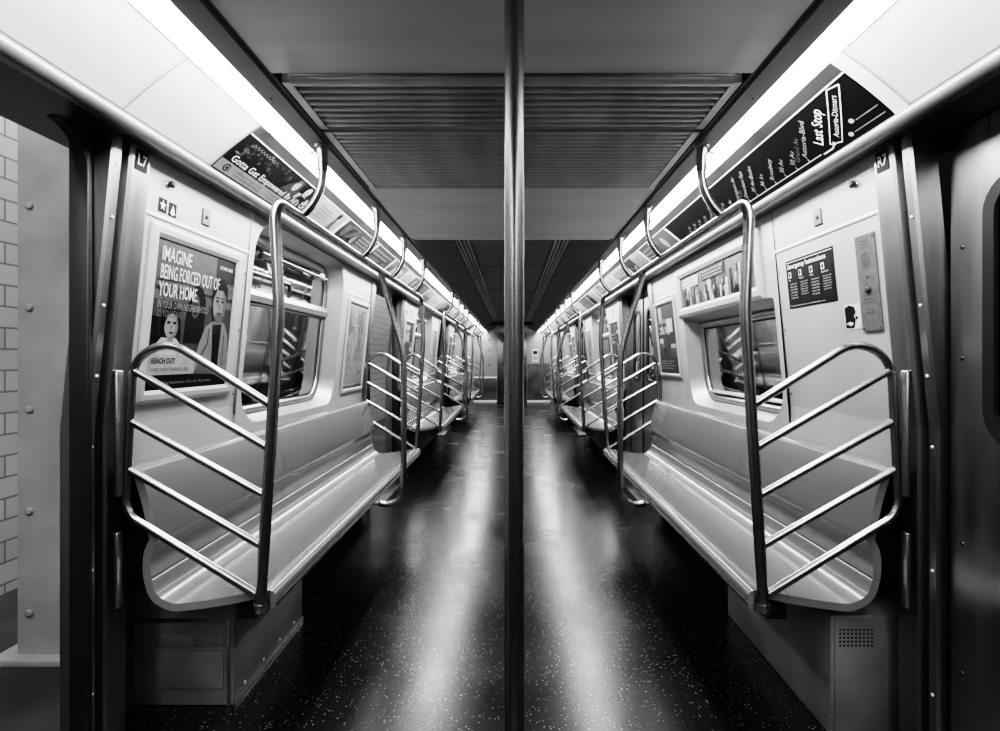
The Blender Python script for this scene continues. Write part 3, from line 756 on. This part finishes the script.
for x in (0.092, 0.124): c.ell(x, 0.226, 0.010, 0.005, 0.10, 8)
c.poly([(0.108, 0.222), (0.102, 0.206), (0.115, 0.206)], 0.42, 8); c.ell(0.109, 0.192, 0.012, 0.004, 0.25, 8)
c.poly([(0.09, 0.172), (0.128, 0.172), (0.118, 0.15), (0.10, 0.15)], 0.58, 7)
c.rect(0.0, 0.05, 0.265, 0.118, 0.72, 9); c.text('REACH OUT.', 0.018, 0.088, 0.026, 0.08, 10, bold=0.025, width=0.13); c.text('EVERY NIGHT THERE IS A BED', 0.018, 0.062, 0.017, 0.35, 10, width=0.21)
c.text('If you are facing homelessness, call for help. We are here.', 0.02, 0.018, 0.016, 0.62, 10, width=0.36)
c.text('IMAGINE', 0.022, 0.426, 0.066, 0.95, 9, bold=0.008, width=0.165); c.text('BEING FORCED OUT OF', 0.022, 0.368, 0.066, 0.95, 9, bold=0.008, width=0.36); c.text('YOUR HOME.', 0.022, 0.310, 0.066, 0.95, 9, bold=0.008, width=0.225)
c.text('IN YOUR OWN NEIGHBORHOOD', 0.022, 0.272, 0.036, 0.62, 9, width=0.30); c.text('SO YOU LEAVE IT', 0.022, 0.242, 0.036, 0.50, 9, width=0.16)
framed('wall_poster', -1, 1.772, 2.272, 1.095, 1.59, c, 0.042, 'framed poster of a girl, woman and man reading IMAGINE BEING FORCED OUT OF YOUR HOME', 'poster')

def map_card(W, H):
    c = Card(W, H, 0.66); c.rect(0, 0, W, 0.05, 0.35); c.text('The City Subway Map', 0.03, 0.014, 0.03, 0.9, 3)
    c.poly([(0.02, 0.06), (0.14, 0.06), (0.19, 0.25), (0.13, 0.42), (0.05, 0.55), (0.02, 0.5)], 0.52); c.poly([(0.25, 0.08), (0.5, 0.10), (0.5, 0.35), (0.34, 0.5), (0.27, 0.3)], 0.58)
    for k in range(22):
        x = random.uniform(0.05, W - 0.05); P = [(x, 0.07)]
        for q in range(5): P.append((min(W - 0.02, max(0.02, P[-1][0] + random.uniform(-0.09, 0.09))), 0.07 + (q + 1) * (H - 0.10) / 5))
        c.line(P, 0.005, random.choice((0.25, 0.4, 0.85, 0.5)), 2)
    for k in range(60): c.rect(*(lambda x, y: (x, y, x + random.uniform(0.015, 0.05), y + 0.006))(random.uniform(0.02, W - 0.07), random.uniform(0.07, H - 0.03)), 0.3, 3)
    return c
framed('wall_map', -1, 3.865, 4.345, 0.985, 1.59, map_card(0.48, 0.605), 0.03, 'framed subway line map at the far end of the nearest left bench', 'map', group='framed line maps')

def story_card(W, H, sd):
    random.seed(sd); c = Card(W, H, 0.28)
    for k in range(14):
        x, y = random.uniform(0, W * 0.7), random.uniform(0, H * 0.8); c.rect(x, y, min(W, x + random.uniform(0.05, W * 0.45)), min(H, y + random.uniform(0.03, H * 0.2)), random.choice((0.15, 0.35, 0.5, 0.75, 0.85)), 1 + k % 4)
    fill_text(c, 0.04, H * 0.55, W * 0.7, H * 0.80, 3, 0.9, 6); fill_text(c, 0.04, 0.03, W * 0.8, H * 0.2, 4, 0.85, 6)
    return c
framed('wall_poster', 1, 3.88, 4.36, 1.09, 1.60, story_card(0.48, 0.51, 5), 0.028, 'framed collage poster at the far end of the nearest right bench', 'poster', 'panel')
# the long advertisement above the right window
random.seed(3); W, H = 1.13, 0.195; c = Card(W, H, 0.45)
for k in range(60):
    x = random.uniform(0.01, W - 0.08); h = random.uniform(0.03, 0.14); g = random.choice((0.12, 0.2, 0.35, 0.5, 0.85)); c.rect(x, 0.01, x + random.uniform(0.012, 0.05), 0.01 + h, g, 1 + k % 4)
for k in range(26):
    x = random.uniform(0.03, W - 0.05); y = random.uniform(0.02, 0.07); c.poly([(x, 0.004), (x + 0.004, y), (x + 0.02, y + 0.012), (x + 0.036, y), (x + 0.04, 0.004)], random.choice((0.1, 0.25, 0.8)), 6); c.ell(x + 0.02, y + 0.026, 0.011, 0.015, random.choice((0.5, 0.7)), 7)
c.rect(0.40, 0.125, 0.75, 0.19, 0.1, 8); fill_text(c, 0.415, 0.13, 0.74, 0.186, 3, 0.9, 9); c.rect(0.04, 0.12, 0.34, 0.18, 0.82, 8); fill_text(c, 0.05, 0.125, 0.33, 0.175, 2, 0.2, 9)
framed('window_advertisement', 1, 2.552, 3.682, 1.53, 1.725, c, 0.062, 'long framed crowd advertisement above the nearest right window', 'advertisement', depth=0.024)

# bays further down the car
for b in (1, 2):
    for s, nm in ((-1, 'left'), (1, 'right')):
        o = b * BAY
        W, H = 0.48, 0.495
        framed('wall_poster', s, 1.79 + o, 2.27 + o, 1.095, 1.59, story_card(W, H, 20 + b * 2 + s), 0.03, 'small framed poster beyond the near guard of the %s %s bench' % (WH[b], nm), 'poster', group='framed posters')
        framed('wall_map', s, 3.865 + o, 4.345 + o, 0.985, 1.59, map_card(0.48, 0.605), 0.03, 'framed line map at the far end of the %s %s bench' % (WH[b], nm), 'map', group='framed line maps')

# small plates and stickers
def plate(s, b, label):
    y, z = 2.03 + b * BAY, 1.716
    r = empty('switch_plate', (s * xw(z), y, z)); tag(r, label, 'plate', 'small square plates')
    l0, l1 = rrect(y - 0.026, y + 0.026, z - 0.030, z + 0.030, 0.003, 2), rrect(y - 0.023, y + 0.023, z - 0.027, z + 0.027, 0.003, 2)
    rel(MB().rings([wloop(l0, s, -0.0005), wloop(l0, s, -0.003), wloop(l1, s, -0.005)], smooth=False).add(wloop(l1, s, -0.005), [tuple(range(len(l1)))]), 'cover', M['darksteel'], r)
    rel(MB().disc((s * (xw(z) - 0.005), y, z), (-s, 0, 0), 0.007, 0.003), 'button', M['black'], r)
for b in range(3):
    for s, nm in ((-1, 'left'), (1, 'right')): plate(s, b, 'small square grey plate high on the %s wall, %s of its row' % (nm, WH[b]))
def sticker(name, s, y, z, w, h, g, draw, label, cat, group=None, m='print'):
    c = Card(w, h, g); draw(c)
    o = c.build(name, on_wall(s, y - w / 2, y + w / 2, z - h / 2), M[m], thick=0.0016); return tag(o, label, cat, group)
def star(c):
    c.poly([(0.02 + (0.016 if k % 2 == 0 else 0.007) * math.sin(k * PI / 5), 0.022 + (0.018 if k % 2 == 0 else 0.008) * math.cos(k * PI / 5)) for k in range(10)], 0.95)
def tri(c): c.poly([(0.020, 0.038), (0.006, 0.008), (0.034, 0.008)], 0.95); c.rect(0.013, 0.004, 0.027, 0.010, 0.95)
for b in range(2):
    sticker('sticker', -1, 1.752 + b * BAY + 0.03, 1.692, 0.040, 0.044, 0.08, star, 'small black sticker with a white star, ' + ('above the big framed poster' if b == 0 else 'over the middle left bench'), 'sticker', 'star stickers')
    sticker('sticker', -1, 1.752 + b * BAY + 0.082, 1.690, 0.040, 0.044, 0.08, tri, 'small black sticker with a white triangle, ' + ('above the big framed poster' if b == 0 else 'over the middle left bench'), 'sticker', 'triangle stickers')
def knob(s, y, z, label):
    r = empty('coat_catch', (s * xw(z), y, z)); tag(r, label, 'knob')
    rel(MB().disc((s * (xw(z) - 0.0008), y, z), (-s, 0, 0.0), 0.013, 0.004, 16), 'base', M['steel'], r)
    rel(MB().tube([(s * (xw(z) - 0.004), y, z), (s * (xw(z) - 0.012), y, z), (s * (xw(z) - 0.019), y, z - 0.003), (s * (xw(z) - 0.021), y, z - 0.003)], [0.007, 0.011, 0.010, 0.004], 14), 'cap', M['rubber'], r)
knob(-1, 1.80, 1.765, 'small dark round catch high on the left wall above the star sticker')
knob(1, 1.80, 1.765, 'small dark round catch high on the right wall beside the R7 sign')
def jsign(s, t):
    w, h = 0.052, 0.062; y, z = DOORC + 0.645, 1.788
    c = Card(w, h, 0.10); c.text(t, 0.006, 0.017, 0.044, 0.95, 1, bold=0.02, width=0.040)
    fn = on_wall(s, y - w / 2, y + w / 2, z - h / 2)
    o = c.build('door_sign', lambda u, v, q: fn(u, v, q + 0.0105), M['print'], thick=0.0015)
    tag(o, 'small dark %s number sign with pale characters on the %s door post' % (t, 'left' if s < 0 else 'right'), 'sign')
jsign(-1, 'L7'); jsign(1, 'R7')

# emergency instructions
W, H = 0.335, 0.193; c = Card(W, H, 0.05)
c.rect(0.006, H - 0.010, W - 0.006, H - 0.007, 0.85); c.text('Emergency Instructions', 0.012, H - 0.034, 0.026, 0.95, 2, bold=0.02, width=0.275)
random.seed(8)
for k, t in enumerate(('Fire', 'Medical', 'Police', 'Evacuation')):
    x = 0.012 + k * 0.079
    c.rect(x, 0.018, x + 0.072, 0.150, 0.10)
    c.rect(x + 0.004, 0.122, x + 0.026, 0.146, 0.88, 2); c.ell(x + 0.015, 0.134, 0.006, 0.009, 0.1, 3); c.text(t, x + 0.004, 0.110, 0.011, 0.9, 2)
    fill_text(c, x + 0.012, 0.035 + 0.01 * (k % 2), x + 0.068, 0.102, 6, 0.8, 2, words='do not pull cord stay calm tell crew wait exit car safe train'.split())
c.text('Do not use the emergency cord unless told by crew', 0.012, 0.006, 0.010, 0.8, 2, width=0.25)
tag(c.build('emergency_sign', on_wall(1, 1.958, 2.293, 1.405), M['print'], thick=0.002), 'black Emergency Instructions sign with white text on the right wall', 'sign')
# intercom panel
r = empty('intercom_panel', (xw(1.29), 1.79, 1.29)); tag(r, 'tall narrow grey metal intercom panel on the right wall', 'intercom')
W, H = 0.096, 0.306; c = Card(W, H, 0.48)
c.text('EMERGENCY', 0.022, 0.284, 0.009, 0.2, 1); c.text('PASSENGER', 0.022, 0.273, 0.009, 0.2, 1); c.text('INTERCOM', 0.022, 0.262, 0.009, 0.2, 1)
for i in range(9):
    for j in range(8): c.ell(0.028 + j * 0.0055, 0.200 + i * 0.0058, 0.0018, 0.0018, 0.15, 1, 6)
c.text('Press button', 0.022, 0.098, 0.009, 0.2, 1); c.text('to talk to crew', 0.018, 0.087, 0.009, 0.2, 1); c.text('Wait for', 0.03, 0.066, 0.009, 0.2, 1); c.text('steady light', 0.025, 0.055, 0.009, 0.2, 1)
q = c.build('face_plate', on_wall(1, 1.730, 1.826, 1.29), M['glossprint'], r, thick=0.006); q.matrix_parent_inverse = Matrix.Translation(-Vector(r.location))
f = on_wall(1, 1.730, 1.826, 1.29)
rel(MB().disc(f(0.048, 0.130, 0.007), (-1, 0, 0), 0.011, 0.008, 16), 'button', M['rubber'], r)
rel(MB().disc(f(0.048, 0.172, 0.007), (-1, 0, 0), 0.004, 0.003, 10), 'lamp', M['screw'], r)
mb = MB()
for u in (0.008, 0.088):
    for v in (0.009, 0.297): mb.disc(f(u, v, 0.0065), (-1, 0, 0), 0.0035, 0.002, 8)
rel(mb, 'screw', M['screw'], r)
def torn(c):
    c.poly([(0.004, 0.004), (0.05, 0.004), (0.060, 0.03), (0.052, 0.045), (0.064, 0.055), (0.058, 0.074), (0.03, 0.082), (0.004, 0.074)], 0.07, 1)
    c.poly([(0.006, 0.020), (0.03, 0.026), (0.05, 0.020), (0.035, 0.010)], 0.85, 2); c.poly([(0.06, 0.03), (0.078, 0.036), (0.06, 0.046)], 0.07, 1)
sticker('torn_sticker', 1, 1.882, 1.342, 0.088, 0.085, 0.88, torn, 'half torn black and white sticker beside the intercom panel', 'sticker')

# ------------------------------------------------------------------ cards in the cove
def cove_card(s, y0, y1, c, label, group=None):
    o = c.build('advertising_card', on_cove(s, y0, y1), M['covecard'], None, cuts=8, thick=0.004, step=0.0007)
    return tag(o, label, 'advertisement', group)
T = 0.785 * CVL
random.seed(21)
c = Card(0.72, T, 0.10); c.rect(0, 0.006, 0.72, 0.052, 0.62, 1)
for k in range(60): c.ell(random.uniform(0.03, 0.42), random.uniform(0.10, 0.165), random.uniform(0.004, 0.016), random.uniform(0.003, 0.010), random.choice((0.03, 0.2, 0.28, 0.36)), 1, 8, random.uniform(0, 3))
for k in range(9): c.line([(0.06 + k * 0.022, 0.148), (0.07 + k * 0.022, 0.162), (0.08 + k * 0.022, 0.148)], 0.003, 0.55, 2)
c.text("Gotta Get Empowered By All's On", 0.035, 0.060, 0.040, 0.93, 4, rot=0.0, bold=0.02, width=0.655); c.text('NEW', 0.02, 0.092, 0.012, 0.7, 3)
# two people on the card, plain
c.poly([(0.40, 0.085), (0.43, 0.125), (0.47, 0.165), (0.52, 0.165), (0.53, 0.11), (0.52, 0.085)], 0.30, 3); c.ell(0.482, 0.136, 0.022, 0.030, 0.80, 4); c.poly([(0.455, 0.14), (0.463, 0.170), (0.50, 0.172), (0.508, 0.145), (0.49, 0.158)], 0.35, 5)
c.poly([(0.53, 0.085), (0.54, 0.118), (0.575, 0.12), (0.66, 0.115), (0.69, 0.085)], 0.75, 3); c.ell(0.592, 0.140, 0.022, 0.029, 0.84, 5); c.poly([(0.563, 0.135), (0.572, 0.172), (0.61, 0.174), (0.622, 0.14), (0.612, 0.085), (0.64, 0.10), (0.636, 0.15), (0.61, 0.178), (0.575, 0.178), (0.558, 0.15)], 0.08, 6)
for x in (0.474, 0.490, 0.585, 0.600): c.ell(x, 0.141, 0.004, 0.002, 0.1, 7)
for x in (0.482, 0.592): c.ell(x, 0.124, 0.007, 0.002, 0.3, 7)
c.poly([(0.55, 0.085), (0.575, 0.118), (0.61, 0.118), (0.63, 0.085)], 0.12, 4)
c.ell(0.06, 0.030, 0.020, 0.016, 0.25, 2); c.ell(0.06, 0.030, 0.014, 0.011, 0.62, 3); c.poly([(0.05, 0.024), (0.06, 0.042), (0.07, 0.024)], 0.2, 4)
fill_text(c, 0.12, 0.014, 0.34, 0.046, 2, 0.25, 3); fill_text(c, 0.38, 0.014, 0.66, 0.046, 2, 0.25, 3)
cove_card(-1, 1.88, 2.60, c, "dark cove card with two people reading Gotta Get Empowered By All's On")
c = Card(0.40, T, 0.72); c.rect(0, 0, 0.40, 0.045, 0.1, 1); c.text('Smart Savings', 0.02, 0.012, 0.032, 0.93, 3, width=0.24); fill_text(c, 0.06, 0.07, 0.24, 0.15, 4, 0.25, 3)
c.ell(0.31, 0.15, 0.022, 0.020, 0.15, 2); c.poly([(0.29, 0.05), (0.30, 0.13), (0.32, 0.13), (0.345, 0.05)], 0.4, 2)
cove_card(-1, 2.61, 3.01, c, 'pale cove card with a grey text block and black lower band, left side')
def gen(sd, w):
    random.seed(sd); tone = random.choice((0.85, 0.8, 0.7, 0.3, 0.15, 0.5)); c = Card(w, T, tone); ink = 0.12 if tone > 0.45 else 0.9
    k = sd % 4
    if k == 0:
        c.rect(0, 0, w * 0.45, T, 0.25, 1)
        for q in range(9): c.poly([(random.uniform(0, w * .4), random.uniform(0, T * .5)), (random.uniform(0, w * .44), random.uniform(0, T)), (random.uniform(0, w * .44), random.uniform(0, T))], random.choice((0.08, 0.4, 0.65)), 2)
        fill_text(c, w * 0.5, 0.03, w * 0.95, T - 0.02, 5, ink, 3)
    elif k == 1:
        fill_text(c, 0.03, T * 0.55, w * 0.9, T - 0.015, 2, ink, 3); c.rect(w * 0.1, 0.01, w * 0.9, T * 0.48, 0.45, 1)
        for q in range(12): c.ell(random.uniform(w * .15, w * .85), random.uniform(0.02, T * .42), 0.02, 0.014, random.choice((0.1, 0.3, 0.7)), 2, 10)
    elif k == 2:
        for q in range(7): c.line([(w * 0.1 * q, 0), (w * 0.1 * q + 0.12, T)], 0.016, random.choice((0.2, 0.6, 0.9)), 1)
        c.rect(w * 0.3, T * 0.3, w * 0.85, T * 0.75, 0.85, 3); fill_text(c, w * 0.33, T * 0.33, w * 0.82, T * 0.72, 3, 0.12, 4)
    else:
        c.rect(w * 0.55, 0, w, T, 0.4, 1); c.ell(w * 0.76, T * 0.58, 0.035, 0.045, 0.75, 2); c.poly([(w * 0.58, 0), (w * 0.68, T * 0.33), (w * 0.86, T * 0.33), (w * 0.97, 0)], 0.15, 2)
        fill_text(c, 0.025, 0.03, w * 0.5, T - 0.02, 4, ink, 3)
    what = ['cove card with dark picture beside text', 'cove card with a headline over a grey picture', 'cove card with slanted stripes and text box', 'cove card with a head and shoulders beside text'][k]
    return c, {0.85: 'white ', 0.8: 'white ', 0.7: 'light grey ', 0.3: 'dark grey ', 0.15: 'black ', 0.5: 'grey '}[tone] + what
for s, nm, start, n0, sd0 in ((-1, 'left', 3.06, 2, 40), (1, 'right', 3.27, 1, 75)):
    y = start; k = 0
    while y < 12.9:
        w = 0.52 if k % 3 else 0.62
        c, what = gen(sd0 + k, w)
        cove_card(s, y, y + w, c, '%s, %s along the %s cove' % (what, ORD[k + n0], nm), 'cove cards further down the car')
        # bright divider after each card
        mb = MB().rings([[cove_pt(s, yy, t_ / 8, 0.0085) for t_ in range(0, 7)] for yy in (y + w + 0.006, y + w + 0.030)], closed=False)
        par = bpy.data.objects['trim_4' if s < 0 else 'trim_5']
        if k < 6: mb.build('divider', M['bar'], par)
        y += w + 0.036; k += 1
# the line's strip map on the right
y0, y1 = 1.480, 3.22; W = y1 - y0
c = Card(W, T, 0.045)
U = lambda y: y1 - y
c.line([(0.02, 0.020), (U(1.80), 0.020)], 0.004, 0.75, 2)
ST = ['Astoria-Blvd', '30 Av|Grand Av', '30 Av', 'Broadway', '36 Av', '39 Av-Beebe', 'Queensboro Plaza', 'Lexington Av|59 St', '5 Av', '57 St', '49 St', 'Times Sq|42 St', '34 St', '28 St', '23 St', '14 St']
for k, t in enumerate(ST):
    u = U(1.868 + k * 0.078)
    if u < 0.03: break
    c.line([(u, 0.020), (u, 0.032)], 0.004, 0.75, 2)
    for q, tt in enumerate(t.split('|')):
        c.text(tt, u + 0.004 + q * 0.034, 0.036, 0.027, 0.62 if q == 0 else 0.38, 3, rot=0.68, width=min(0.17, 0.0145 * len(tt)))
bx = [(U(1.735), 0.032), (U(1.688), 0.018), (U(1.688) + 0.170, 0.163), (U(1.735) + 0.170, 0.172)]
c.line(bx + [bx[0]], 0.0045, 0.85, 3)
c.text('Astoria-Ditmars', bx[1][0] + 0.004, bx[1][1] + 0.016, 0.027, 0.85, 3, rot=0.71, width=0.165)
c.text('Last Stop', U(1.762), 0.040, 0.050, 0.95, 3, rot=0.68, bold=0.008, width=0.150)
c.line([(U(1.79), 0.016), (U(1.74), 0.016), (U(1.720), 0.026)], 0.006, 0.85, 3); c.poly([(U(1.735), 0.020), (U(1.710), 0.022), (U(1.715), 0.036)], 0.85, 4)
c.ell(U(1.60), 0.055, 0.010, 0.008, 0.7, 2); c.ell(U(1.64), 0.022, 0.010, 0.008, 0.7, 2); c.line([(U(1.60) + 0.015, 0.05), (W - 0.01, 0.05)], 0.004, 0.5, 2); c.line([(U(1.64) + 0.018, 0.022), (W - 0.01, 0.022)], 0.004, 0.5, 2)
o = c.build('line_map', on_cove(1, y0, y1), M['print'], None, cuts=8, thick=0.004, step=0.0007)
tag(o, 'long black strip map reading Last Stop in the right cove', 'map')

# ------------------------------------------------------------------ lights outside, world, camera
def area(name, loc, rot, sx, sy, e):
    l = bpy.data.lights.new(name, 'AREA'); l.shape = 'RECTANGLE'; l.size = sx; l.size_y = sy; l.energy = e
    o = bpy.data.objects.new(name, l); COL.objects.link(o); o.location = loc; o.rotation_euler = rot; return o
area('platform_light_and_fill', (-1.9, 6, 3.2), (0, 0.35, 0), 0.3, 16, 140)
area('platform_light_and_fill', (-1.75, 0.2, 2.6), (0.9, 0.1, 0), 0.5, 0.5, 14)  # added fill to brighten the column's near face, not a platform fitting
area('tunnel_light', (1.9, 6, 3.2), (0, -0.2, 0), 0.2, 14, 10)
w = bpy.data.worlds.new('World'); SC.world = w; w.use_nodes = True
w.node_tree.nodes['Background'].inputs[0].default_value = (0.02, 0.02, 0.02, 1)
cam = bpy.data.cameras.new('Camera'); co = bpy.data.objects.new('Camera', cam); COL.objects.link(co)
co.location = (0, 0, HC); co.rotation_euler = (PI / 2, 0, 0)
cam.sensor_fit = 'HORIZONTAL'; cam.sensor_width = 36; cam.lens = 36 * 0.555
cam.shift_x = -0.012; cam.shift_y = -0.007; cam.clip_start = 0.02
SC.camera = co
SC.view_settings.view_transform = 'Filmic'
SC.view_settings.look = 'Very High Contrast'
SC.view_settings.exposure = 0.1
SC.cycles.use_denoising = True
SC.cycles.max_bounces = 10
SC.cycles.sample_clamp_indirect = 20
